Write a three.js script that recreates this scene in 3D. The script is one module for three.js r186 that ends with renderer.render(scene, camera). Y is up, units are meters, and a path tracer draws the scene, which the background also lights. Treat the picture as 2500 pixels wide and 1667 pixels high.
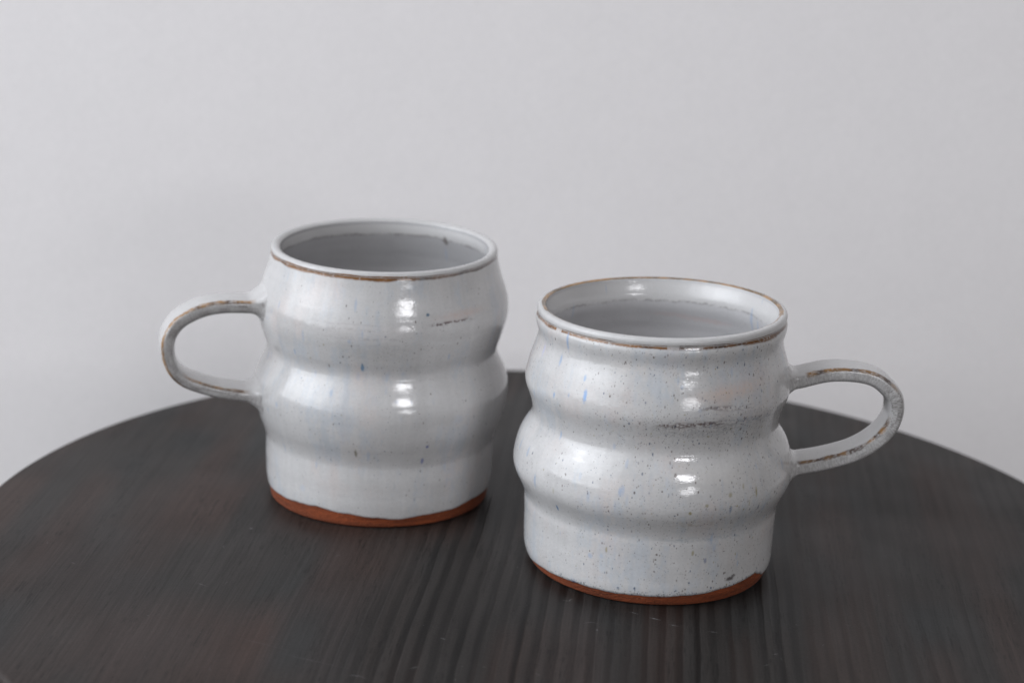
import * as THREE from 'three';

// ---------------------------------------------------------------- camera, light, exposure
// Metres, y up. The origin is the middle of the round table's top.
const scene = new THREE.Scene();
const camera = new THREE.PerspectiveCamera(25.66, 1024 / 682, 0.01, 30);
camera.position.set(-0.0177, 0.21, 0.5479);
camera.rotation.order = 'YXZ';
camera.rotation.set(-0.24873, 0, 0.04255);
camera.focus = 0.505;
camera.userData.fStop = 8.5;

const renderer = new THREE.WebGLRenderer({ antialias: true });
renderer.setSize(1024, 682);
renderer.shadowMap.enabled = true;
renderer.toneMapping = THREE.LinearToneMapping;
renderer.toneMappingExposure = 1.0;

// soft light thrown back by the pale room behind the camera
scene.background = new THREE.Color().setRGB(0.055, 0.051, 0.048);

// window light: direction given as azimuth (from the camera side towards the right) and elevation, seen from the mugs
function windowLight(az, el, dist, w, h, color, intensity) {
  const a = THREE.MathUtils.degToRad(az), e = THREE.MathUtils.degToRad(el);
  const l = new THREE.RectAreaLight(color, intensity, w, h);
  l.position.set(Math.sin(a) * Math.cos(e) * dist, 0.05 + Math.sin(e) * dist, Math.cos(a) * Math.cos(e) * dist);
  l.lookAt(0, 0.05, 0);
  scene.add(l);
  return l;
}
// wide unseen window on the left as light tiles, feathered to soften its reflections: brightest in the middle, fading towards its sides
const leftWindowColor = new THREE.Color(0.905, 0.945, 1.0);
for (let i = 0; i < 7; i++) for (let j = 0; j < 4; j++) {
  const az = -70 + (i - 3) * 14, el = 8 + j * 15.5, d = 2.5;
  const k = Math.cos((i - 3) / 7.4 * Math.PI) ** 2 * [0.7, 1, 0.9, 0.45][j];
  windowLight(az, el, d, 2 * d * Math.tan(7.5 * Math.PI / 180) * Math.cos(el * Math.PI / 180), 2 * d * Math.tan(7.75 * Math.PI / 180), leftWindowColor, 5.6 * k);
}
windowLight(-77, 35, 2.3, 0.42, 0.3, new THREE.Color(0.94, 0.96, 1.0), 5.5);     // small brighter part of the left window
windowLight(24, 29, 2.0, 0.40, 0.42, new THREE.Color(0.97, 0.97, 1.0), 18);   // upper panes of the tall window behind
windowLight(24, 8, 2.0, 0.40, 0.20, new THREE.Color(0.97, 0.97, 1.0), 11);    // lower panes of the same window

// ---------------------------------------------------------------- helpers
function mulberry(a) {
  return () => {
    a |= 0; a = (a + 0x6d2b79f5) | 0;
    let t = Math.imul(a ^ (a >>> 15), 1 | a);
    t = (t + Math.imul(t ^ (t >>> 7), 61 | t)) ^ t;
    return ((t ^ (t >>> 14)) >>> 0) / 4294967296;
  };
}
function hash(x, y, s) {
  let h = Math.imul(x, 374761393) + Math.imul(y, 668265263) + Math.imul(s, 2147483647 - 977);
  h = Math.imul(h ^ (h >>> 13), 1274126177);
  return ((h ^ (h >>> 16)) >>> 0) / 4294967296;
}
// value noise, -1 .. 1; px makes it repeat along x
function noise(x, y, s, px = 0) {
  const xi = Math.floor(x), yi = Math.floor(y), fx = x - xi, fy = y - yi;
  const u = fx * fx * fx * (fx * (fx * 6 - 15) + 10), v = fy * fy * fy * (fy * (fy * 6 - 15) + 10);
  const w = (k) => (px ? ((k % px) + px) % px : k);
  const x0 = w(xi), x1 = w(xi + 1);
  const a = hash(x0, yi, s), b = hash(x1, yi, s), c = hash(x0, yi + 1, s), d = hash(x1, yi + 1, s);
  return 2 * (a + (b - a) * u + (c - a) * v + (a - b - c + d) * u * v) - 1;
}
const clamp = (x, a, b) => Math.min(b, Math.max(a, x));
const smooth = (a, b, x) => { const t = clamp((x - a) / (b - a), 0, 1); return t * t * (3 - 2 * t); };
const mix = (a, b, t) => a + (b - a) * t;
const toByte = (l) => { l = clamp(l, 0, 1); return Math.round(255 * (l <= 0.0031308 ? 12.92 * l : 1.055 * Math.pow(l, 1 / 2.4) - 0.055)); };

// a picture of linear colours that becomes an sRGB texture
class Paint {
  constructor(w, h) { this.w = w; this.h = h; this.d = new Float32Array(w * h * 3); }
  fill(fn) {
    for (let y = 0; y < this.h; y++) for (let x = 0; x < this.w; x++) {
      const c = fn(x, y), k = (y * this.w + x) * 3;
      this.d[k] = c[0]; this.d[k + 1] = c[1]; this.d[k + 2] = c[2];
    }
  }
  blend(x, y, c, a) {
    if (y < 0 || y >= this.h || a <= 0) return;
    x = ((x % this.w) + this.w) % this.w;
    const k = (y * this.w + x) * 3;
    for (let i = 0; i < 3; i++) this.d[k + i] = mix(this.d[k + i], c[i], Math.min(1, a));
  }
  // soft blot, radii in pixels, turned by t
  blot(cx, cy, rx, ry, c, a, t = 0, ragged = 0, seed = 1) {
    const R = Math.ceil(Math.max(rx, ry) * 1.6), ct = Math.cos(t), st = Math.sin(t);
    for (let y = Math.floor(cy - R); y <= cy + R; y++) for (let x = Math.floor(cx - R); x <= cx + R; x++) {
      const dx = x - cx, dy = y - cy;
      let q = Math.hypot((dx * ct + dy * st) / rx, (-dx * st + dy * ct) / ry);
      if (ragged) q += ragged * (0.6 * noise(x / 5, y / 5, seed) + 0.4 * noise(x / 2.1, y / 2.1, seed + 7));
      this.blend(x, y, c, a * (1 - smooth(0.35, 1.25, q)));
    }
  }
  texture(repeat) {
    const out = new Uint8Array(this.w * this.h * 4);
    for (let i = 0, n = this.w * this.h; i < n; i++) {
      out[i * 4] = toByte(this.d[i * 3]); out[i * 4 + 1] = toByte(this.d[i * 3 + 1]); out[i * 4 + 2] = toByte(this.d[i * 3 + 2]); out[i * 4 + 3] = 255;
    }
    return finish(new THREE.DataTexture(out, this.w, this.h), true, repeat);
  }
}
function finish(t, srgb, repeat = true) {
  t.wrapS = repeat ? THREE.RepeatWrapping : THREE.ClampToEdgeWrapping;
  t.wrapT = repeat === true ? THREE.RepeatWrapping : THREE.ClampToEdgeWrapping;
  t.magFilter = THREE.LinearFilter; t.minFilter = THREE.LinearMipmapLinearFilter; t.generateMipmaps = true;
  if (srgb) t.colorSpace = THREE.SRGBColorSpace;
  t.needsUpdate = true;
  return t;
}
function grey(w, h, fn, repeat) {
  const out = new Uint8Array(w * h * 4);
  for (let y = 0; y < h; y++) for (let x = 0; x < w; x++) {
    const v = Math.round(255 * clamp(fn(x, y), 0, 1)), k = (y * w + x) * 4;
    out[k] = out[k + 1] = out[k + 2] = v; out[k + 3] = 255;
  }
  return finish(new THREE.DataTexture(out, w, h), false, repeat);
}
function mesh(name, geometry, material, parent) {
  const m = new THREE.Mesh(geometry, material);
  m.name = name; m.castShadow = m.receiveShadow = true;
  parent.add(m);
  return m;
}
// natural cubic spline through evenly spaced values over 0 .. length
function spline(values, length) {
  const n = values.length, d = length / (n - 1), m = new Array(n).fill(0), c = new Array(n).fill(0), b = new Array(n).fill(0);
  for (let i = 1; i < n - 1; i++) {
    const w = 4 - c[i - 1];
    c[i] = 1 / w;
    b[i] = (6 * (values[i + 1] - 2 * values[i] + values[i - 1]) / (d * d) - b[i - 1]) / w;
  }
  for (let i = n - 2; i > 0; i--) m[i] = b[i] - c[i] * m[i + 1];
  return (x) => {
    const i = clamp(Math.floor(x / d), 0, n - 2), t = x - i * d;
    return values[i] + t * ((values[i + 1] - values[i]) / d - d * (2 * m[i] + m[i + 1]) / 6) + t * t * m[i] / 2 + t * t * t * (m[i + 1] - m[i]) / (6 * d);
  };
}
// surface from rows of points that close around i; [from, to] rows become one geometry, normals come from the whole
function rowsSurface(P, cols, uvOf) {
  const R = P.length, N = [];
  for (let j = 0; j < R; j++) {
    N.push([]);
    for (let i = 0; i < cols; i++) {
      const a = P[j][(i + 1) % cols], b = P[j][(i + cols - 1) % cols], c = P[Math.min(R - 1, j + 1)][i], d = P[Math.max(0, j - 1)][i];
      const n = new THREE.Vector3().subVectors(a, b).cross(new THREE.Vector3().subVectors(c, d));
      if (n.lengthSq() < 1e-22) n.copy(N[j - 1] ? N[j - 1][i] : new THREE.Vector3(0, 1, 0));
      N[j].push(n.normalize());
    }
  }
  return (from, to) => {
    const pos = [], nor = [], uv = [], idx = [], w = cols + 1;
    for (let j = from; j <= to; j++) for (let i = 0; i <= cols; i++) {
      const p = P[j][i % cols], n = N[j][i % cols];
      pos.push(p.x, p.y, p.z); nor.push(n.x, n.y, n.z); uv.push(...uvOf(i / cols, j, i % cols, from, to));
    }
    for (let j = 0; j < to - from; j++) for (let i = 0; i < cols; i++) {
      const a = j * w + i;
      idx.push(a, a + 1, a + w, a + 1, a + w + 1, a + w);
    }
    const g = new THREE.BufferGeometry();
    g.setAttribute('position', new THREE.Float32BufferAttribute(pos, 3));
    g.setAttribute('normal', new THREE.Float32BufferAttribute(nor, 3));
    g.setAttribute('uv', new THREE.Float32BufferAttribute(uv, 2));
    g.setIndex(idx);
    return g;
  };
}

// ---------------------------------------------------------------- the wall
{
  const S = 1024, p = new Paint(S, S);
  p.fill((x, y) => {
    const n = 0.5 * noise(x / 64, y / 64, 11, 16) + 0.5 * noise(x / 16, y / 16, 12, 64) + 1.5 * noise(x / 4, y / 4, 13, 256) + 2.2 * noise(x / 2, y / 2, 14, 512);
    const f = 1 + 0.013 * n;
    return [0.887 * f, 0.857 * f, 0.857 * f];
  });
  const bump = grey(S, S, (x, y) => 0.5 + 0.10 * noise(x / 8, y / 8, 21, 128) + 0.20 * noise(x / 4, y / 4, 22, 256) + 0.16 * noise(x / 2, y / 2, 23, 512));
  const map = p.texture(true);
  map.repeat.set(1, 1);
  const g = new THREE.BoxGeometry(4.4, 2.8, 0.1);
  const uv = g.attributes.uv, pos = g.attributes.position;
  for (let i = 0; i < uv.count; i++) uv.setXY(i, pos.getX(i) / 0.24, pos.getY(i) / 0.24);
  const wall = mesh('wall', g, new THREE.MeshStandardMaterial({ map, bumpMap: bump, bumpScale: 0.00016, roughness: 0.85 }), scene);
  wall.position.set(0, 0.75, -0.295 - 0.05);
  wall.userData = { label: 'plain pale grey painted wall behind the round table', category: 'wall', kind: 'structure' };
}

// ---------------------------------------------------------------- the round table top
{
  const R = 0.2198, T = 0.022, B = 0.0022, SIZE = 0.46, S = 2048;
  const color = new Paint(S, S), height = new Float32Array(S * S);
  // latewood stripes: how wide they are apart and how strong they stand changes across the top
  const lane = new Float32Array(S * 4);
  const period = (x) => mix(mix(2.4, 6.0, smooth(-75, -45, x)), 5.5, smooth(0, 60, x));       // mm
  { let s = 0; for (let i = 0; i < lane.length; i++) { lane[i] = s; s += (600 / lane.length) / period(i * 600 / lane.length - 300); } }
  const ring = (x) => { const f = clamp((x + 300) / 600, 0, 0.9999) * (lane.length - 1), k = Math.floor(f); return mix(lane[k], lane[Math.min(k + 1, lane.length - 1)], f - k); };
  color.fill((px, py) => {
    const x = (px / S - 0.5) * SIZE * 1000, z = (0.5 - py / S) * SIZE * 1000;      // mm; z towards the camera
    // the grain runs away from the camera, leaning right and fanning out a little
    const g = x + (0.085 + 0.00045 * x) * (z - 60) + 1.6 * noise(x / 80, z / 130, 31) + 0.45 * noise(x / 26, z / 60, 32) + 0.22 * noise(x / 5, z / 16, 33);
    const s = ring(g), k = Math.floor(s), f = s - k;
    const own = hash(k, 3, 34);
    // ridge rises gently, then drops sharply into the dark groove
    const edge = 0.50 + 0.20 * own;
    const groove = smooth(edge - 0.24, edge + 0.07, f) * (1 - smooth(0.88, 1.0, f));
    const strength = (0.10 + 0.90 * smooth(-72, -40, g) * (1 - 0.62 * smooth(72, 100, g))) * (0.6 + 0.4 * own) * (0.72 + 0.38 * noise(g / 8, z / 60, 35));
    const fibre = 0.5 * noise(g / 0.55, z / 16, 36) + 0.5 * noise(g / 1.5, z / 45, 37);
    const grain = noise(px / 1.3, py / 1.3, 38);
    const cloud = noise(x / 30, z / 55, 39), warm = noise(g / 13, z / 60, 40), cool = noise(g / 16, z / 40, 41);
    const pore = smooth(0.35, 0.75, noise(g / 0.4, z / 5, 43)) * smooth(-0.2, 0.5, noise(g / 6, z / 30, 44));
    let v = 0.0275 * (1 - 0.80 * strength * groove) * (1 + 0.24 * fibre + 0.20 * grain + 0.14 * cloud) * (1 - 0.4 * pore);
    const red = clamp(0.55 * warm + 0.55 * strength * groove * (0.5 + noise(g / 20, z / 80, 42)) + 0.25 * smooth(-40, -85, g), 0, 1), blue = clamp(0.8 * cool, 0, 1);
    height[py * S + px] = 0.62 - 0.42 * strength * groove + 0.06 * fibre + 0.02 * grain;
    return [v * (1.03 + 0.62 * red - 0.16 * blue), v * (0.915 + 0.05 * red + 0.03 * blue), v * (0.855 - 0.08 * red + 0.10 * blue)];
  });
  // dust, hairs and scratches
  const rnd = mulberry(77), mmPx = S / (SIZE * 1000);
  const at = (x, z) => [S / 2 + x * mmPx, S / 2 - z * mmPx];
  const scratch = (x, z, len, ang, a, bend = 0) => {
    const n = Math.ceil(len * mmPx * 2);
    for (let i = 0; i <= n; i++) {
      const t = i / n - 0.5, an = ang + bend * t;
      const [u, v] = at(x + Math.cos(an) * len * t, z + Math.sin(an) * len * t);
      const fade = a * (1 - Math.abs(2 * t)) * (0.55 + 0.45 * noise(i / 3, 5, 78));
      color.blend(Math.round(u), Math.round(v), [0.30, 0.30, 0.31], fade);
      color.blend(Math.round(u), Math.round(v) + 1, [0.30, 0.30, 0.31], fade * 0.3);
    }
  };
  const speck = (x, z, r, a) => { const [u, v] = at(x, z); color.blot(u, v, r * mmPx, r * mmPx, [0.32, 0.33, 0.34], a); };
  scratch(33.7, 87.2, 4.5, 0.42, 0.75); scratch(27, 83.3, 4, 0.5, 0.4); scratch(39.5, 91.7, 4, 0.35, 0.42); scratch(52, 95.5, 4, 0.22, 0.3);
  scratch(5.6, 75, 3, -1.1, 0.5, 1.2); scratch(4.2, 75.6, 2.4, 0.3, 0.3); speck(13.9, 97.6, 0.28, 0.7); speck(-112.6, 22.1, 0.7, 0.26);
  scratch(-35.8, 109, 2.2, 0.6, 0.5); scratch(-60, 136.8, 7, 0.25, 0.3, 0.7); scratch(-43.4, 129.8, 4, -0.5, 0.3); scratch(-75, 128, 26, 0.36, 0.10); scratch(-92, 118, 22, 0.4, 0.08);
  scratch(12, 92, 6, -0.1, 0.22, 1); scratch(-120, 75, 5, 0.55, 0.22); scratch(70, 110, 3, -0.4, 0.3); scratch(66, 118, 3, -0.5, 0.2);
  for (let i = 0; i < 110; i++) { const a = rnd() * 6.28, r = 210 * Math.sqrt(rnd()); speck(Math.cos(a) * r, Math.sin(a) * r, 0.10 + 0.16 * rnd(), 0.15 + 0.35 * rnd() * rnd()); }
  for (let i = 0; i < 46; i++) { const a = rnd() * 6.28, r = 200 * Math.sqrt(rnd()); scratch(Math.cos(a) * r, Math.sin(a) * r, 1.5 + 6 * rnd() * rnd(), rnd() * 3.1, 0.05 + 0.16 * rnd(), rnd() - 0.5); }
  const map = color.texture(false), bump = grey(S, S, (x, y) => height[y * S + x], false);
  const rough = grey(256, 256, (x, y) => 0.50 + 0.05 * noise(x / 30, y / 30, 51) + 0.03 * noise(x / 6, y / 9, 52), true);

  // disc with a rounded edge
  const prof = [];
  for (let i = 1; i <= 40; i++) prof.push([(R - B) * i / 40, 0]);
  for (let i = 1; i <= 8; i++) { const a = i / 8 * Math.PI / 2; prof.push([R - B + B * Math.sin(a), -B + B * Math.cos(a)]); }
  for (let i = 1; i <= 8; i++) { const a = i / 8 * Math.PI / 2; prof.push([R - B + B * Math.cos(a), -T + B - B * Math.sin(a)]); }
  prof.push([0.001, -T]);
  const cols = 240, P = [[]];
  for (let i = 0; i < cols; i++) P[0].push(new THREE.Vector3(0, 0, 0));
  for (const [r, y] of prof) { const row = []; for (let i = 0; i < cols; i++) { const t = -i / cols * 2 * Math.PI; row.push(new THREE.Vector3(r * Math.sin(t), y, r * Math.cos(t))); } P.push(row); }
  const g = rowsSurface(P, cols, (u, j, i) => [P[j][i].x / SIZE + 0.5, 0.5 - P[j][i].z / SIZE - (P[j][i].y < 0 ? P[j][i].y * 0.3 : 0)])(0, P.length - 1);
  const table = mesh('round_table', g, new THREE.MeshPhysicalMaterial({ map, bumpMap: bump, bumpScale: 0.0005, roughnessMap: rough, roughness: 1, specularIntensity: 0.38 }), scene);
  table.userData = { label: 'round dark stained wooden table with ridged grain under both mugs', category: 'table' };
}

// ---------------------------------------------------------------- the mugs
const WHITE = [0.538, 0.53, 0.528], BLUE = [0.20, 0.33, 0.55], INK = [0.05, 0.08, 0.14], BROWN = [0.075, 0.048, 0.038], OLIVE = [0.26, 0.22, 0.08], RUST = [0.22, 0.105, 0.042];
const deg = Math.PI / 180;

function clayTexture(seed) {
  const p = new Paint(1024, 64), r = mulberry(seed);
  p.fill((x, y) => { const f = 1 + 0.28 * noise(x / 40, y / 9, seed, 26) + 0.2 * noise(x / 5, y / 2, seed + 1) + 0.12 * noise(x / 1.4, y / 1.4, seed + 2); return [0.188 * f, 0.041 * f, 0.011 * f]; });
  for (let i = 0; i < 260; i++) p.blot(r() * 1024, r() * 64, 1 + r(), 0.7 + 0.5 * r(), r() < 0.5 ? [0.36, 0.16, 0.07] : [0.09, 0.025, 0.012], 0.5);
  return p.texture('x');
}

function makeMug(o) {
  const mug = new THREE.Group();
  mug.name = o.name; scene.add(mug);
  mug.position.set(o.x, 0, o.z);
  const H = o.h, prof = spline(o.knots, H);
  const wob = (t, h) => 0.16 * Math.sin(2 * t + o.seed) * (h / H) + 0.10 * Math.sin(3 * t + 1.7 * o.seed) + 0.05 * noise(t * 3, h / 6, o.seed + 5);
  const crease = (h) => o.creases.reduce((a, [c, d]) => a - d * Math.exp(-(((h - c) / 2.0) ** 2)), 0);
  const shell = (t, h) => prof(clamp(h, 0, H)) + crease(h - (t ? 0.5 * Math.sin(t + o.seed) : 0)) + wob(t, h) + 0.006 * Math.sin(h * 1.9 + 0.6 * Math.sin(t + o.seed) + 2 * noise(h / 9, 1, o.seed + 6)) * smooth(4, 14, h) + 0.014 * noise(h / 3.4, 0.4 * t, o.seed + 7);
  // millimetres on the mug's own axis to metres: the wall leans and its rings tip a little
  const place = (t, r, h) => {
    const q = h / H, x = r * Math.sin(t), z = r * Math.cos(t);
    return new THREE.Vector3((x + o.dx[0] * q + o.dx[1] * q * q) / 1000, (h + (o.tx * x + o.tz * z) * q) / 1000, z / 1000);
  };
  const edgeAt = (t) => {                                     // where the glaze ends above the foot
    const d = t / deg, e = o.edge;
    let h = null;
    for (let i = 0; i + 1 < e.length; i++) if (d >= e[i][0] && d <= e[i + 1][0]) { const f = smooth(0, 1, (d - e[i][0]) / (e[i + 1][0] - e[i][0])); h = mix(e[i][1], e[i + 1][1], f); }
    if (h === null) { const a = e[e.length - 1], b = e[0], span = b[0] + 360 - a[0], f = (d > 0 ? d - a[0] : d + 360 - a[0]) / span; h = mix(a[1], b[1], smooth(0, 1, f)) + 0.9 * Math.sin(f * 9) * Math.sin(f * Math.PI); }
    return h + 0.16 * noise(d / 4.5, 2, o.seed + 60, 80) + 0.07 * noise(d / 1.5, 3, o.seed + 61, 240);
  };
  const cols = 320, theta = (i) => Math.PI - i / cols * 2 * Math.PI;    // i = 0 is the far side
  const P = [], V = [];
  const addRow = (fn, v) => { const row = []; for (let i = 0; i < cols; i++) { const t = theta(i), [r, h] = fn(t); row.push(place(t, r, h)); } P.push(row); V.push(v); };
  const top = o.lip[0];
  // outside of the glaze, from its rolled lower edge to the lip
  for (const [b, c] of [[-0.75, 0.10], [-0.48, -0.10], [-0.20, -0.10], [-0.04, 0.08]]) addRow((t) => { const e = edgeAt(t) + c; return [shell(t, e) + b, e]; }, 0);
  const NB = 230;
  for (let k = 0; k <= NB; k++) {
    const s = k / NB;
    addRow((t) => { const e = edgeAt(t) + 0.35, h = mix(mix(5, e, Math.pow(1 - s, 3)), top, s); return [shell(t, h) + 0.04 * Math.exp(-(h - e)), h]; }, s);
  }
  const rimFrom = P.length - 1;
  // lip: outer corner, rounded top, inner corner
  const NR = 26;
  const pr = [o.lipOut, o.lipTop, o.lipIn];
  for (let k = 1; k <= NR; k++) {
    const s = k / NR;
    addRow((t) => {
      const r0 = shell(t, top), w = wob(t, H);
      const a = (1 - s) ** 3, b = 3 * s * (1 - s) ** 2, c = 3 * s * s * (1 - s), d = s ** 3;
      return [a * r0 + b * (pr[0][0] + w) + c * (pr[1][0] + w) + d * (pr[2][0] + w), a * top + b * pr[0][1] + c * pr[1][1] + d * pr[2][1]];
    }, s);
  }
  const rimTo = P.length - 1;
  const NI = 110, hi = pr[2][1], floor = 7;
  for (let k = 1; k <= NI; k++) {
    const s = k / NI;
    addRow((t) => {
      if (s < 0.75) {
        const h = mix(hi, floor + 7, s / 0.75), wall = mix(shell(t, h), prof(clamp(h - 4, 0, H)), 0.5) - o.wall + 0.05 * Math.sin(h * 1.25 + 0.5 * Math.sin(t) + 1.5 * noise(h / 11, 1, o.seed + 8)) * smooth(6, 14, hi - h);
        return [mix(pr[2][0] + wob(t, H), wall, smooth(0, 6, hi - h)), h];
      }
      if (s < 0.88) { const a = (s - 0.75) / 0.13 * Math.PI / 2, r = prof(floor + 7) - o.wall; return [r - 7 + 7 * Math.cos(a), floor + 7 - 7 * Math.sin(a)]; }
      return [(prof(floor + 7) - o.wall - 7) * (1 - (s - 0.88) / 0.12) + 0.02, floor];
    }, s);
  }
  const cut = rowsSurface(P, cols, (u, j, i, from) => {
    if (from === 0) { const q = V[j], t = theta(i), e = edgeAt(t) + 0.35; return [1 - u, mix(mix(5, e, Math.pow(1 - q, 3)), top, q) / H]; }
    return [1 - u, V[j]];
  });

  // ---- glaze pictures: u goes round the mug (0.5 faces the camera), v is the height
  const W = 2048, HH = 768, pxU = W / (2 * Math.PI * 46), pxV = HH / H, rnd = mulberry(o.seed * 31 + 5), sd = o.seed * 100;
  const U = (d) => (0.5 + d / 360) * W, VV = (h) => h * pxV;
  const glaze = new Paint(W, HH);
  glaze.fill((x, y) => {
    const h = y / pxV, d = (x / W - 0.5) * 360;
    const m = 0.5 * noise(x / 128, y / 90, sd + 1, 16) + 0.3 * noise(x / 32, y / 24, sd + 2, 64) + 0.2 * noise(x / 8, y / 8, sd + 3, 256), fine = 0.6 * noise(x / 1.6, y / 1.6, sd + 4) + noise(x / 4, y / 4, sd + 4);
    const drip = noise(x / 8, y / 90, sd + 5, 256), pink = smooth(0.0, 0.9, 0.6 * noise(x / 128, y / 150, sd + 6, 16) + 0.4 * noise(x / 32, y / 60, sd + 21, 64) + 0.15 * noise(x / 5, y / 7, sd + 22)), cool = smooth(0.0, 0.8, 0.5 * noise(x / 64, y / 130, sd + 7, 32) + 0.4 * noise(x / 16, y / 60, sd + 23, 128) + 0.3 * noise(x / 5, y / 14, sd + 24));
    const rings = noise(x / 256, y / 4, sd + 8, 8) * 0.6 + noise(x / 128, y / 1.7, sd + 9, 16) * 0.4;
    let f = 1 + 0.05 * m + 0.032 * fine + 0.025 * drip + 0.007 * rings;
    f *= 1 - 0.05 * smooth(0.2, 0.9, noise(x / 64, y / 50, sd + 10, 32));
    const c = [WHITE[0] * f * (1 + 0.03 * pink - 0.085 * cool), WHITE[1] * f * (1 - 0.025 * pink - 0.04 * cool), WHITE[2] * f * (1 - 0.045 * pink + 0.012 * cool)];
    for (const b of o.bands) {                                // thin spots where the throwing rings show the clay through
      const w = smooth(b.w, b.w * 0.3, Math.abs(d - b.d)), k = h - b.h - b.lean * (d - b.d) - 0.25 * noise(d / 9, 1, sd + 11);
      const a = b.a * w * Math.exp(-(k * k) / (b.t * b.t)) * clamp(0.42 + 0.6 * noise(x / 22, y / 5, sd + 12) + 0.75 * noise(x / 4.5, y / 3.5, sd + 13), 0, 1);
      for (let i = 0; i < 3; i++) c[i] = mix(c[i], b.c[i], clamp(a, 0, 1));
    }
    for (const b of o.blush) {
      const q = Math.hypot((d - b.d) / b.w, (h - b.h - b.lean * (d - b.d)) / b.t), a = b.a * (1 - smooth(0.1, 1, q)) * (0.7 + 0.3 * noise(x / 6, y / 4, sd + 14));
      for (let i = 0; i < 3; i++) c[i] = mix(c[i], b.c[i], a);
    }
    // break at the outer corner of the lip
    const [ba, bt] = o.breakOut(d);
    const off = top - h - 0.07 * noise(x / 5, 1, sd + 15) - 0.08 * noise(x / 60, 1, sd + 19), bw = bt * (0.9 + 0.22 * noise(x / 50, 2, sd + 16));
    const a = ba * (1 - smooth(bw * 0.55, bw * 1.1, off)) * clamp(1.1 + 0.6 * noise(x / 5, y / 3, sd + 17), 0, 1);
    const brown = mixc(RUST, BROWN, clamp(0.45 + 0.6 * noise(x / 30, 3, sd + 18) + o.darkBreak(d), 0, 1));
    for (let i = 0; i < 3; i++) c[i] = mix(c[i], brown[i], a);
    return c;
  });
  const speck = (d, h, rw, rh, c, a, seed) => glaze.blot(U(d), VV(h), rw * pxU, rh * pxV, c, a, 0, 0.25, seed);
  // iron specks, dense on the side that the kiln reduced most
  for (let i = 0; i < o.specks; i++) {
    const d = -180 + 360 * rnd(), h = 3 + (H - 5) * rnd(), dense = o.dense(d, h);
    if (rnd() > dense) continue;
    const r = 0.12 + 0.22 * Math.pow(rnd(), 7);
    speck(d, h, r, r * (1 + rnd()), rnd() < 0.25 ? INK : rnd() < 0.12 ? OLIVE : BROWN, 0.3 + 0.5 * rnd(), i);
  }
  for (let i = 0; i < o.streaks; i++) { const d = 60 + 240 * rnd(); speck(d > 180 ? d - 360 : d, 12 + (H - 22) * rnd(), 0.4 + 0.4 * rnd(), 1 + 2 * rnd(), BLUE, 0.25 + 0.3 * rnd(), i + 900); }
  for (let i = 0; i < 26; i++) speck(-70 + 140 * rnd(), 12 + (H - 24) * rnd(), 0.35 + 0.5 * rnd(), 0.8 + 2 * rnd(), BLUE, 0.12 + 0.22 * rnd(), i + 1500);
  for (const [d, h, w, hh, c, a] of o.marks) speck(d, h, w / 2, hh / 2, c, a, Math.round(d * 7 + h * 13 + 2000));
  for (let i = 0; i < o.footSpecks; i++) { const d = -50 + 105 * rnd(); speck(d, edgeAt(d * deg) + 0.3 + 1.6 * rnd() * rnd(), 0.12 + 0.22 * rnd(), 0.12 + 0.25 * rnd(), rnd() < 0.3 ? [0.05, 0.1, 0.25] : [0.04, 0.05, 0.055], 0.65 * rnd() + 0.2, i + 3000); }
  // thin grey halo where the glaze runs out at the foot
  for (let x = 0; x < W; x++) {
    const d = (x / W - 0.5) * 360, e = edgeAt(d * deg), a0 = o.footHalo(d);
    for (let y = 0; y < VV(e + 1.6); y++) { const h = y / pxV - e; glaze.blend(x, y, [0.16, 0.15, 0.15], a0 * (1 - smooth(0.3, 0.9 + 0.4 * noise(x / 4, 1, sd + 20), h))); }
  }
  const outside = glaze.texture('x');

  const rim = new Paint(W, 64);
  rim.fill((x, y) => {
    const d = (x / W - 0.5) * 360, s = y / 63, f = 1 + 0.03 * noise(x / 20, y / 12, sd + 30) + 0.025 * noise(x / 1.6, y / 2, sd + 31);
    const c = [WHITE[0] * f, WHITE[1] * f, WHITE[2] * f];
    const [ba, bt] = o.breakOut(d), lim = o.rimBreak * bt * (0.85 + 0.35 * noise(x / 50, 4, sd + 32));
    let a = ba * (1 - smooth(lim * 0.5, lim, s)) * clamp(1.1 + 0.6 * noise(x / 6, y / 4, sd + 33), 0, 1);
    let b = mixc(RUST, BROWN, clamp(0.4 + 0.6 * noise(x / 30, 3, sd + 18) + o.darkBreak(d), 0, 1));
    for (let i = 0; i < 3; i++) c[i] = mix(c[i], b[i], a);
    const [ia, ic, iw] = o.breakIn(d);
    a = ia * (1 - smooth(iw * 0.5, iw, Math.abs(s - ic - 0.02 * noise(x / 18, 8, sd + 34)))) * clamp(1.0 + 0.4 * noise(x / 7, y / 3, sd + 35), 0, 1);
    b = mixc([0.34, 0.19, 0.075], [0.13, 0.085, 0.04], clamp(0.4 + 0.7 * noise(x / 24, 9, sd + 36), 0, 1));
    for (let i = 0; i < 3; i++) c[i] = mix(c[i], b[i], a);
    return c;
  });
  for (let i = 0; i < 500; i++) rim.blot(rnd() * W, rnd() * 64, 0.7 + 1.2 * rnd(), 0.7 + 2 * rnd(), BROWN, 0.4 * rnd());

  const IH = 512, inner = new Paint(W, IH), depth = (y) => y / IH / 0.75 * (hi - floor - 7);    // mm below the lip
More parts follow.
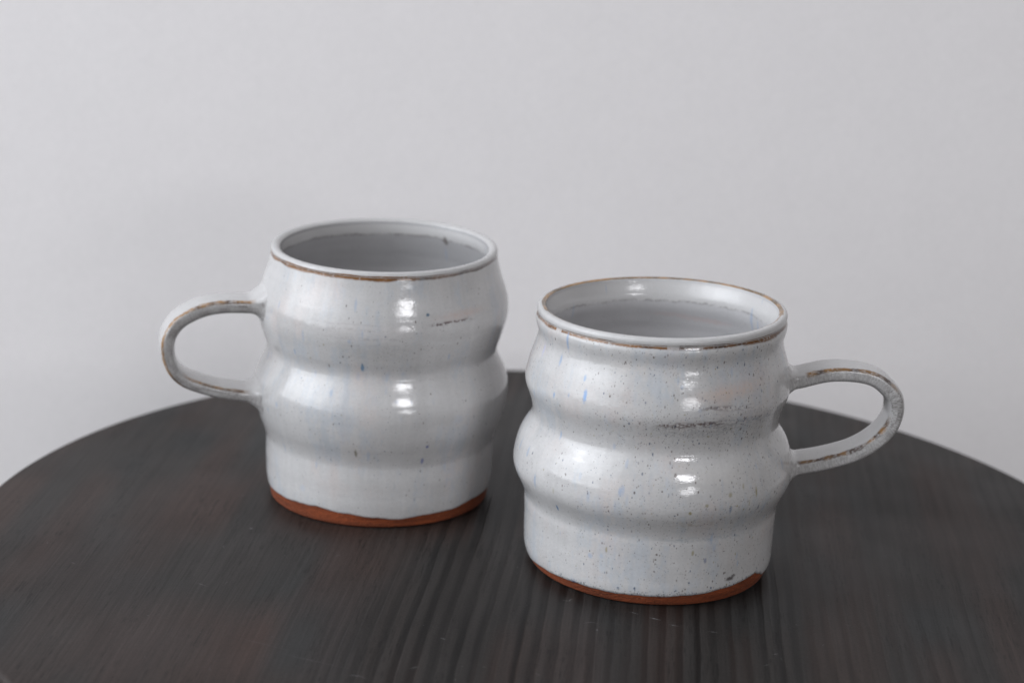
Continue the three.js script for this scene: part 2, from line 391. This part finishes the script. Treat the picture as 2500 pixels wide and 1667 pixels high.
  inner.fill((x, y) => {
    const d = (x / W - 0.5) * 360, s = depth(y);
    const n = 0.5 * noise(x / 64, y / 60, sd + 40, 32) + 0.5 * noise(x / 200, y / 9, sd + 41) + 0.3 * noise(x / 3, y / 3, sd + 42);
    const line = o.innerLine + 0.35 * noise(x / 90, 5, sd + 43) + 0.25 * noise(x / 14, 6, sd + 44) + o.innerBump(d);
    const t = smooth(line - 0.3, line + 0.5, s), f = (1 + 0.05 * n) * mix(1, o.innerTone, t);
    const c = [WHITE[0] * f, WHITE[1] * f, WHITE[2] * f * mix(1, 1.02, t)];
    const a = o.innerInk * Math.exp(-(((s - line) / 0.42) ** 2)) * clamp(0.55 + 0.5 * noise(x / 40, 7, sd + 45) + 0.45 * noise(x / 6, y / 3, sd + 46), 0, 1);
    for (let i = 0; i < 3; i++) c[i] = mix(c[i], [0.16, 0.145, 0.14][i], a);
    const fade = o.breakIn(d)[0] * (1 - smooth(0.1, 0.5 + 0.3 * noise(x / 9, 3, sd + 47), s));
    for (let i = 0; i < 3; i++) c[i] = mix(c[i], [0.26, 0.16, 0.08][i], 0.8 * fade * o.innerEdge);
    return c;
  });
  for (let i = 0; i < 900; i++) inner.blot(rnd() * W, rnd() * IH, 0.6 + 1.2 * rnd() * rnd(), 0.6 + 1.5 * rnd(), rnd() < 0.3 ? INK : BROWN, 0.35 * rnd());
  for (let i = 0; i < 40; i++) inner.blot(rnd() * W, rnd() * IH, 2 + 2 * rnd(), 6 + 14 * rnd(), BLUE, 0.18 + 0.2 * rnd());
  for (const [d, s, w, h, c, a] of o.innerMarks) inner.blot(U(d), s / (hi - floor - 7) * 0.75 * IH, w * pxU, h * pxV * 0.7, c, a, 0, 0.4, 9);

  const pits = grey(512, 256, (x, y) => 0.5 + 0.22 * noise(x / 3, y / 3, sd + 50, 170) + 0.28 * noise(x / 16, y / 12, sd + 51, 32), true);
  pits.repeat.set(6, 4);
  const glossy = (map) => new THREE.MeshPhysicalMaterial({ map, bumpMap: pits, bumpScale: 0.000035, roughness: 0.11, ior: 1.55 });
  mesh('body', cut(0, rimFrom), glossy(outside), mug);
  mesh('rim', cut(rimFrom, rimTo), glossy(rim.texture('x')), mug);
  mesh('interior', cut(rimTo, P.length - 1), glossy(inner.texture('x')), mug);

  // ---- bare clay foot
  {
    const Q = [], rows = [[0.02, 0.0], [prof(0) * 0.5, 0.0], [prof(0) - 1.3, 0.0], [prof(0) - 1.0, 0.15], [prof(0) - 0.25, 0.5], [prof(0) + 0.25, 0.95], [0, 1.8], [0, 3], [0, 4.5], [0, 6.5], [0, 9], [-3, 10]];
    for (const [r, h] of rows) { const row = []; for (let i = 0; i < cols; i++) { const t = theta(i); row.push(place(t, r > 0 ? r + wob(t, 0) : shell(t, h) - 0.3 + r + 0.05 * noise(t * 9, h * 2, o.seed + 70), h)); } Q.push(row); }
    const g = rowsSurface(Q, cols, (u, j) => [1 - u, rows[j][1] / 10])(0, Q.length - 1);
    const bump = grey(256, 64, (x, y) => 0.5 + 0.3 * noise(x / 2, y / 2, 81, 128) + 0.2 * noise(x / 9, y / 2, 82), true);
    bump.repeat.set(5, 1);
    mesh('foot', g, new THREE.MeshStandardMaterial({ map: clayTexture(o.seed + 200), bumpMap: bump, bumpScale: 0.00025, roughness: 0.92 }), mug);
  }

  // ---- pulled strap handle
  {
    const az = o.handleAz * deg, dir = new THREE.Vector3(Math.sin(az), 0, Math.cos(az)), side = new THREE.Vector3(Math.cos(az), 0, -Math.sin(az));
    if (side.z < 0) side.negate();
    const pts = o.handle.map(([u, y]) => new THREE.Vector3(u, y, 0)), first = pts[0], last = pts[pts.length - 1];
    pts.unshift(new THREE.Vector3(first.x - 7, first.y + o.root[0], 0)); pts.push(new THREE.Vector3(last.x - 7, last.y + o.root[1], 0));
    const curve = new THREE.CatmullRomCurve3(pts, false, 'centripetal'), NP = 150, NS = 48, Hp = [], tOf = [];
    const along = curve.getSpacedPoints(NP), lean = (h) => o.dx[0] * h / H + o.dx[1] * (h / H) ** 2;
    const clear = (u, y, w) => {                              // distance from the mug's wall, mm
      const x = u * dir.x + w * side.x, z = u * dir.z + w * side.z, h = y - (o.tx * x + o.tz * z) * y / H;
      return Math.hypot(x - lean(h), z) - prof(clamp(h, 0, H));
    };
    for (let k = 0; k <= NP; k++) {
      const s = k / NP, c = along[k], tan = curve.getTangentAt(s), nu = tan.y, ny = -tan.x;      // outward normal in the handle's plane
      const flipN = -1, n = [nu * flipN, ny * flipN];
      const out = n;
      const row = [];
      const a0 = o.strap[0] / 2 * (1 + 0.10 * (Math.abs(s - 0.5) * 2) ** 2 + 0.012 * noise(s * 9, 1, sd + 90)), b0 = o.strap[1] / 2 * (1 + 0.05 * noise(s * 7, 2, sd + 91));
      for (let i = 0; i < NS; i++) {
        const p = i / NS * 2 * Math.PI, e = 2 / 3.5, cs = Math.cos(p), sn = Math.sin(p);
        let w = a0 * Math.sign(cs) * Math.abs(cs) ** e, v = b0 * Math.sign(sn) * Math.abs(sn) ** e;
        v *= 1 - 0.10 * (1 - (w / a0) ** 2) * (sn > 0 ? 0.3 : -0.6);
        const u0 = c.x + out[0] * v, y0 = c.y + out[1] * v, w0 = w;
        const dist = Math.max(0, clear(u0, y0, w)), F = o.fillet * (sn > 0.2 ? 1.25 : 1);
        const ex = dist < F ? F - Math.sqrt(Math.max(0, F * F - (F - dist) ** 2)) : 0;
        const ln = Math.hypot(cs, sn * 1.4);
        w += ex * 0.75 * cs / ln; v += ex * sn * 1.4 / ln;
        let u = c.x + out[0] * v, y = c.y + out[1] * v;
        if (ex > 0) {                                         // the flare lies down on the wall
          const base = clear(u0, y0, w0), now = clear(u, y, w), x = u * dir.x + w * side.x, z = u * dir.z + w * side.z, rr = Math.hypot(x, z);
          const k = (rr - (now - base) * smooth(0, 0.5, ex / F)) / rr, x1 = x * k, z1 = z * k;
          u = x1 * dir.x + z1 * dir.z; w = x1 * side.x + z1 * side.z;
        }
        row.push(new THREE.Vector3((u * dir.x + w * side.x) / 1000, y / 1000, (u * dir.z + w * side.z) / 1000));
      }
      Hp.push(row); tOf.push(s);
    }
    const g = rowsSurface(Hp, NS, (u, j) => [tOf[j], u])(0, NP);
    const HW = 1536, HV = 256, hp = new Paint(HW, HV);
    hp.fill((x, y) => {
      const s = x / HW, p = y / HV * 360;
      const f = 1 + 0.03 * noise(x / 40, y / 20, sd + 92) + 0.025 * noise(x / 1.7, y / 1.7, sd + 93);
      const c = [WHITE[0] * f, WHITE[1] * f, WHITE[2] * f];
      // glaze breaks brown along the four corners of the strap
      for (const [at, fn] of [[33, o.cornerOut], [327, o.cornerIn], [147, o.cornerOut], [213, o.cornerIn]]) {
        const [a0, w0] = fn(s), off = Math.abs(p - at - 2.2 * noise(x / 120, 1, sd + 94) - 1.4 * noise(x / 7, 2, sd + 95));
        const w = w0 * (0.85 + 0.28 * noise(x / 60, 3, sd + 96)), a = a0 * (1 - smooth(w * 0.4, w, off)) * clamp(0.95 + 0.6 * noise(x / 12, y / 6, sd + 97), 0, 1);
        const b = mixc([0.30, 0.16, 0.055], BROWN, clamp(0.45 + 0.7 * noise(x / 45, 4, sd + 98) + o.darkHandle, 0, 1));
        for (let i = 0; i < 3; i++) c[i] = mix(c[i], b[i], a);
      }
      const greyed = o.handleFrontGrey(s, p) * clamp(0.6 + 0.35 * noise(x / 60, y / 30, sd + 99) + o.frontGreyGrain * noise(x / 5, y / 6, sd + 89), 0, 1);  // greyer tone over the front face of the strap, slightly patchy
      for (let i = 0; i < 3; i++) c[i] = mix(c[i], [0.17, 0.155, 0.15][i], greyed);
      return c;
    });
    for (let i = 0; i < 240; i++) hp.blot(rnd() * HW, rnd() * HV, 1 + 1.6 * rnd(), 0.7 + rnd(), BROWN, 0.4 * rnd());
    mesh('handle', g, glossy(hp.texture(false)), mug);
  }
  mug.userData = { label: o.label, category: 'mug', group: 'two matching stoneware mugs' };
  return mug;
}
function mixc(a, b, t) { return [mix(a[0], b[0], t), mix(a[1], b[1], t), mix(a[2], b[2], t)]; }

const KL = [43.2152, 44.4515, 45.1427, 45.308, 45.4291, 45.4423, 46.174, 47.873, 49.2706, 50.1048, 50.2402, 49.1488, 46.879, 45.3677, 46.4865, 47.876, 48.9535, 48.9721, 47.8797, 46.2836, 44.8512, 43.8683];
const KR = [42.6576, 44.6018, 45.0618, 45.1794, 45.2422, 45.4284, 45.9667, 47.9354, 49.7663, 49.8584, 48.8982, 47.0112, 44.2236, 44.1699, 45.5038, 46.9621, 46.6332, 45.5833, 44.0629, 43.4, 44.1805, 41.9271];

makeMug({
  name: 'ceramic_mug', label: 'taller wavy grey-white glazed mug nearer the wall, handle pointing left', seed: 3,
  x: -0.0690, z: -0.0263, h: 99.18, knots: KL, dx: [0.21, 0.17], tx: 0.0, tz: -0.062, wall: 4.4, creases: [[25.5, 0.16]],
  lip: [99.4], lipOut: [44.5, 101.2], lipTop: [42.2, 102.3], lipIn: [40.4, 100.4],
  edge: [[-70, 5.6], [-46.8, 5.9], [-26.9, 6.8], [-12.3, 5.8], [3.9, 4.8], [14.9, 4.0], [25, 4.8], [42, 5.0], [57.8, 6.2], [75, 6.0]],
  breakOut: (d) => [smooth(-100, -75, d) * (d < 20 ? 1 : 0.8) * (d > 90 ? 0.7 : 1), d < 20 ? 1.5 : 1.3], darkBreak: (d) => (d > 22 ? 0.45 : -0.35), rimBreak: 0.13,
  breakIn: () => [0.0, 0.6, 0.1], innerEdge: 0,
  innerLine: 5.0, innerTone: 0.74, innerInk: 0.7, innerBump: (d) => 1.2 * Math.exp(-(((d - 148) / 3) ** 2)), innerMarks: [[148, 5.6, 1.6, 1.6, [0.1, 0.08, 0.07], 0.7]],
  specks: 12000, streaks: 10, footSpecks: 0, footHalo: () => 0.25,
  dense: (d, h) => 0.12 + 0.35 * smooth(35, 5, Math.abs(d - 8)) * smooth(16, 4, Math.abs(h - 72)) + 0.1 * smooth(20, 8, Math.abs(h - 34)),
  bands: [
    { d: -6, h: 80.6, w: 30, t: 0.5, lean: -0.01, a: 0.4, c: [0.30, 0.28, 0.28] }, { d: -4, h: 77.3, w: 26, t: 0.55, lean: 0.0, a: 0.4, c: [0.28, 0.26, 0.27] },
    { d: -12, h: 82.4, w: 20, t: 0.35, lean: 0, a: 0.35, c: [0.35, 0.32, 0.33] }, { d: 5, h: 74.6, w: 30, t: 0.7, lean: 0, a: 0.16, c: [0.3, 0.29, 0.3] },
    { d: 37, h: 82.5, w: 14, t: 0.6, lean: 0.01, a: 1.0, c: [0.14, 0.10, 0.10] }, { d: 30, h: 82.3, w: 6, t: 0.5, lean: 0.01, a: 0.8, c: [0.12, 0.09, 0.09] }, { d: 20, h: 13, w: 45, t: 0.7, lean: 0, a: 0.2, c: [0.32, 0.33, 0.34] },
  ],
  blush: [{ d: 42, h: 84.6, w: 20, t: 2.6, lean: 0.02, a: 0.55, c: [0.54, 0.40, 0.35] }, { d: -3, h: 80, w: 38, t: 6, lean: 0, a: 0.22, c: [0.60, 0.54, 0.53] }],
  marks: [[-7.7, 89.4, 1.2, 5, BLUE, 0.3], [-4.1, 65.4, 1.5, 4, [0.08, 0.2, 0.34], 0.75], [24.7, 86, 1.4, 1.6, [0.05, 0.12, 0.2], 0.85], [-12.7, 69.4, 0.8, 0.9, BROWN, 0.6], [-20.1, 64.8, 0.8, 1.8, BROWN, 0.45],
    [-17.8, 54.7, 1.4, 2.6, BLUE, 0.35], [-6, 31.6, 1.1, 4, [0.14, 0.12, 0.07], 0.7], [26.1, 34.2, 1.4, 1.5, [0.1, 0.12, 0.3], 0.8], [25, 27.9, 1.4, 3, [0.13, 0.15, 0.34], 0.7], [6, 78.6, 0.8, 0.8, INK, 0.5],
    [18.1, 52.6, 0.8, 2.4, [0.12, 0.2, 0.3], 0.35], [-38.7, 67.6, 1.2, 2.6, BLUE, 0.45], [40, 44, 5, 4, [0.45, 0.5, 0.6], 0.3], [-35, 13, 3, 3, [0.4, 0.48, 0.6], 0.3], [22, 12, 0.9, 1.6, [0.2, 0.24, 0.3], 0.4], [12, 18, 1, 3.5, [0.3, 0.34, 0.38], 0.25]],
  handleAz: -73, strap: [17, 5.6], fillet: 4.6, root: [0.6, -1.2],
  handle: [[51.1, 78.9], [56.8, 79.1], [63, 79.1], [69.1, 78.2], [74.4, 76.2], [78.8, 73.5], [81.8, 70], [83.3, 66.2], [83.5, 62.3], [82.8, 58.1], [80.6, 53.7], [77.2, 50.5], [72.3, 48.2], [66.3, 46.2], [60, 44.8], [52.7, 43.6]],
  cornerOut: (s) => [smooth(0.06, 0.1, s) * (1 - smooth(0.62, 0.74, s)), 24], cornerIn: (s) => [0.9 * smooth(0.6, 0.7, s) * (1 - smooth(0.88, 0.93, s)), 24], darkHandle: -0.25, frontGreyGrain: 0.18,
  handleFrontGrey: (s, p) => 0.05 + 0.75 * (1 - smooth(24, 34, Math.min(p, 360 - p))),
});

makeMug({
  name: 'ceramic_mug_001', label: 'shorter wavy white mug with blue flecks and dark specks, handle pointing right', seed: 8,
  x: 0.03475, z: 0.0343, h: 94.98, knots: KR, dx: [-0.95, 0.67], tx: 0.0256, tz: -0.031, wall: 4.3, creases: [[25, 0.16]],
  lip: [92.3], lipOut: [44.6, 94.6], lipTop: [43.0, 95.7], lipIn: [40.9, 94.7],
  edge: [[-78.6, 2.3], [-59.6, 3.6], [-43.7, 4.0], [-33.7, 4.1], [-16.7, 4.1], [-1.1, 4.3], [14.5, 4.7], [32, 5.8], [42.9, 6.5], [51.8, 7.3], [57, 6.0], [62, 4.2], [80, 4.4]],
  breakOut: (d) => [(Math.abs(d + 57) < 2 ? 0.2 : 1) * (Math.abs(d) < 2.5 ? 0.35 : 1) * (d < -66 ? 0.8 : 1), Math.abs(d - 45) < 12 ? 1.6 : 1.25], darkBreak: (d) => (d > 0 ? 0.15 : -0.2), rimBreak: 0.08,
  breakIn: (d) => [Math.abs(d) > 75 ? 1 : 0.75, 0.90, Math.abs(d) > 75 ? 0.2 : 0.07], innerEdge: 0.6,
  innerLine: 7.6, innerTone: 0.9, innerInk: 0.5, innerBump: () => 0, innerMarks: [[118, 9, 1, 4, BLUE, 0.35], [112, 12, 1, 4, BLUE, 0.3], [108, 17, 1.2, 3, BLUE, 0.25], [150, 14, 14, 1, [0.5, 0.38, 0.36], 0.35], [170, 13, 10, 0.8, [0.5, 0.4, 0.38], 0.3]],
  specks: 34000, streaks: 14, footSpecks: 170, footHalo: (d) => (Math.abs(d) < 70 ? 0.55 : 0.3),
  dense: (d, h) => 0.10 + 0.42 * smooth(-45, 0, d) * smooth(85, 45, d) * (0.4 + 1.5 * smooth(9, 2, Math.abs(h - 64)) + 0.5 * smooth(10, 3, Math.abs(h - 35)) + 0.35 * smooth(7, 2, Math.abs(h - 88))),
  bands: [
    { d: 10, h: 66.4, w: 19, t: 0.9, lean: 0.0, a: 1.2, c: [0.14, 0.10, 0.09] }, { d: 14, h: 65, w: 26, t: 2.2, lean: 0.0, a: 0.4, c: [0.22, 0.20, 0.20] }, { d: 24, h: 71.4, w: 17, t: 0.8, lean: -0.05, a: 0.75, c: [0.15, 0.12, 0.12] }, { d: 38, h: 66, w: 26, t: 0.9, lean: -0.06, a: 0.5, c: [0.24, 0.27, 0.32] },
    { d: 26, h: 69.5, w: 26, t: 1.6, lean: -0.04, a: 0.25, c: [0.34, 0.34, 0.37] }, { d: 20, h: 63.5, w: 38, t: 2.2, lean: 0, a: 0.28, c: [0.34, 0.36, 0.38] },
    { d: 20, h: 25.2, w: 30, t: 0.8, lean: -0.02, a: 0.5, c: [0.28, 0.32, 0.35] }, { d: 13, h: 32, w: 14, t: 1.6, lean: 0, a: 0.35, c: [0.34, 0.26, 0.18] }, { d: 2, h: 23, w: 40, t: 0.6, lean: 0, a: 0.2, c: [0.36, 0.38, 0.4] },
  ],
  blush: [{ d: 27, h: 76.6, w: 26, t: 4.2, lean: 0.06, a: 0.55, c: [0.60, 0.44, 0.36] }, { d: -14, h: 84, w: 20, t: 4, lean: 0, a: 0.3, c: [0.62, 0.56, 0.52] }, { d: 20, h: 48, w: 30, t: 6, lean: 0, a: 0.2, c: [0.62, 0.57, 0.52] }],
  marks: [[-49.9, 89.5, 1.3, 7.6, BLUE, 0.6], [-54, 81.9, 1.4, 4.4, BLUE, 0.55], [-37.7, 78.6, 1.3, 2.4, BLUE, 0.7], [-35.9, 72.9, 1.7, 4.8, [0.16, 0.32, 0.62], 0.85], [-52.6, 70.1, 1.1, 2.6, BLUE, 0.65], [-69.9, 82.3, 1.6, 5, [0.45, 0.46, 0.75], 0.4],
    [-44.1, 71.8, 0.9, 1.8, BLUE, 0.4], [-51.2, 55.6, 1.0, 3.4, BLUE, 0.5], [-58.1, 38, 1.4, 6, BLUE, 0.4], [-67.8, 45.8, 1.6, 4, BLUE, 0.35], [-17.2, 42.9, 1.3, 3.6, BLUE, 0.4], [-16, 51.6, 1.2, 3.4, BLUE, 0.25], [-22.5, 56.4, 1.2, 2.8, BLUE, 0.25],
    [-24.8, 74.5, 0.7, 0.8, BROWN, 0.9], [-17.9, 64.9, 0.7, 0.8, BROWN, 0.8], [4, 49.2, 0.9, 1.6, BROWN, 0.8], [1.4, 76.5, 0.6, 1, BROWN, 0.7], [-7.9, 88.7, 0.7, 0.8, BROWN, 0.8],
    [39.7, 41, 1, 4, OLIVE, 0.6], [26.6, 42, 1.8, 2, OLIVE, 0.5], [16.6, 39.2, 1.4, 1.4, OLIVE, 0.55], [10.1, 36.7, 1.2, 1.4, OLIVE, 0.8], [41.9, 35.2, 1.1, 2.2, INK, 0.5], [27.1, 36.6, 1.2, 3.4, [0.2, 0.25, 0.34], 0.7], [33, 44, 0.9, 2.6, OLIVE, 0.4], [36, 38, 0.8, 2.4, OLIVE, 0.35],
    [-46.5, 30.8, 1.1, 2.4, [0.07, 0.16, 0.32], 0.75], [-46.4, 37.5, 0.9, 2.4, OLIVE, 0.35], [-22.9, 19.7, 0.9, 2.4, OLIVE, 0.55], [14.3, 20.6, 1.1, 2.2, OLIVE, 0.6], [20.3, 17.3, 1.3, 2.2, [0.16, 0.18, 0.28], 0.65], [-1.3, 20.1, 0.9, 0.9, BROWN, 0.8],
    [-30.4, 16.2, 2.2, 2.2, BLUE, 0.35], [-25, 17, 1.6, 1.8, BLUE, 0.22], [34, 8.9, 4.4, 1.7, [0.06, 0.045, 0.045], 0.85], [36, 9.8, 2.4, 1.2, [0.06, 0.045, 0.045], 0.7], [-38.3, 4.5, 2.2, 0.9, [0.03, 0.08, 0.25], 0.8], [-16.9, 6.4, 1.2, 0.9, INK, 0.7], [-9.8, 7, 0.9, 1.2, INK, 0.8], [7.9, 6.8, 0.8, 0.8, INK, 0.7], [24.2, 6.9, 0.8, 0.9, INK, 0.8], [13.5, 9.6, 0.8, 1, INK, 0.7]],
  handleAz: 87, strap: [14.8, 5.9], fillet: 2.3, root: [-1.2, -1.4],
  handle: [[49.3, 71.9], [52.9, 73], [57.4, 74.3], [62, 75], [66.7, 75.1], [71.5, 74.7], [76, 73.4], [80, 70.6], [82.7, 67.5], [83.6, 63.2], [82.9, 58.6], [80.5, 54.1], [76.4, 49.9], [70.6, 46.1], [64.4, 43.6], [58.7, 41.8], [51.8, 40.2]],
  cornerOut: (s) => [smooth(0.09, 0.11, s) * (1 - smooth(0.36, 0.46, s)), 28], cornerIn: (s) => [0.95 * smooth(0.5, 0.56, s) * (1 - smooth(0.92, 0.94, s)), 24], darkHandle: 0.05, frontGreyGrain: 0.55,
  handleFrontGrey: (s, p) => 0.03 + (1 - smooth(26, 36, Math.min(p, 360 - p))) * (0.42 + 0.30 * smooth(0.36, 0.42, s) * (1 - smooth(0.52, 0.62, s))),
});

renderer.render(scene, camera);
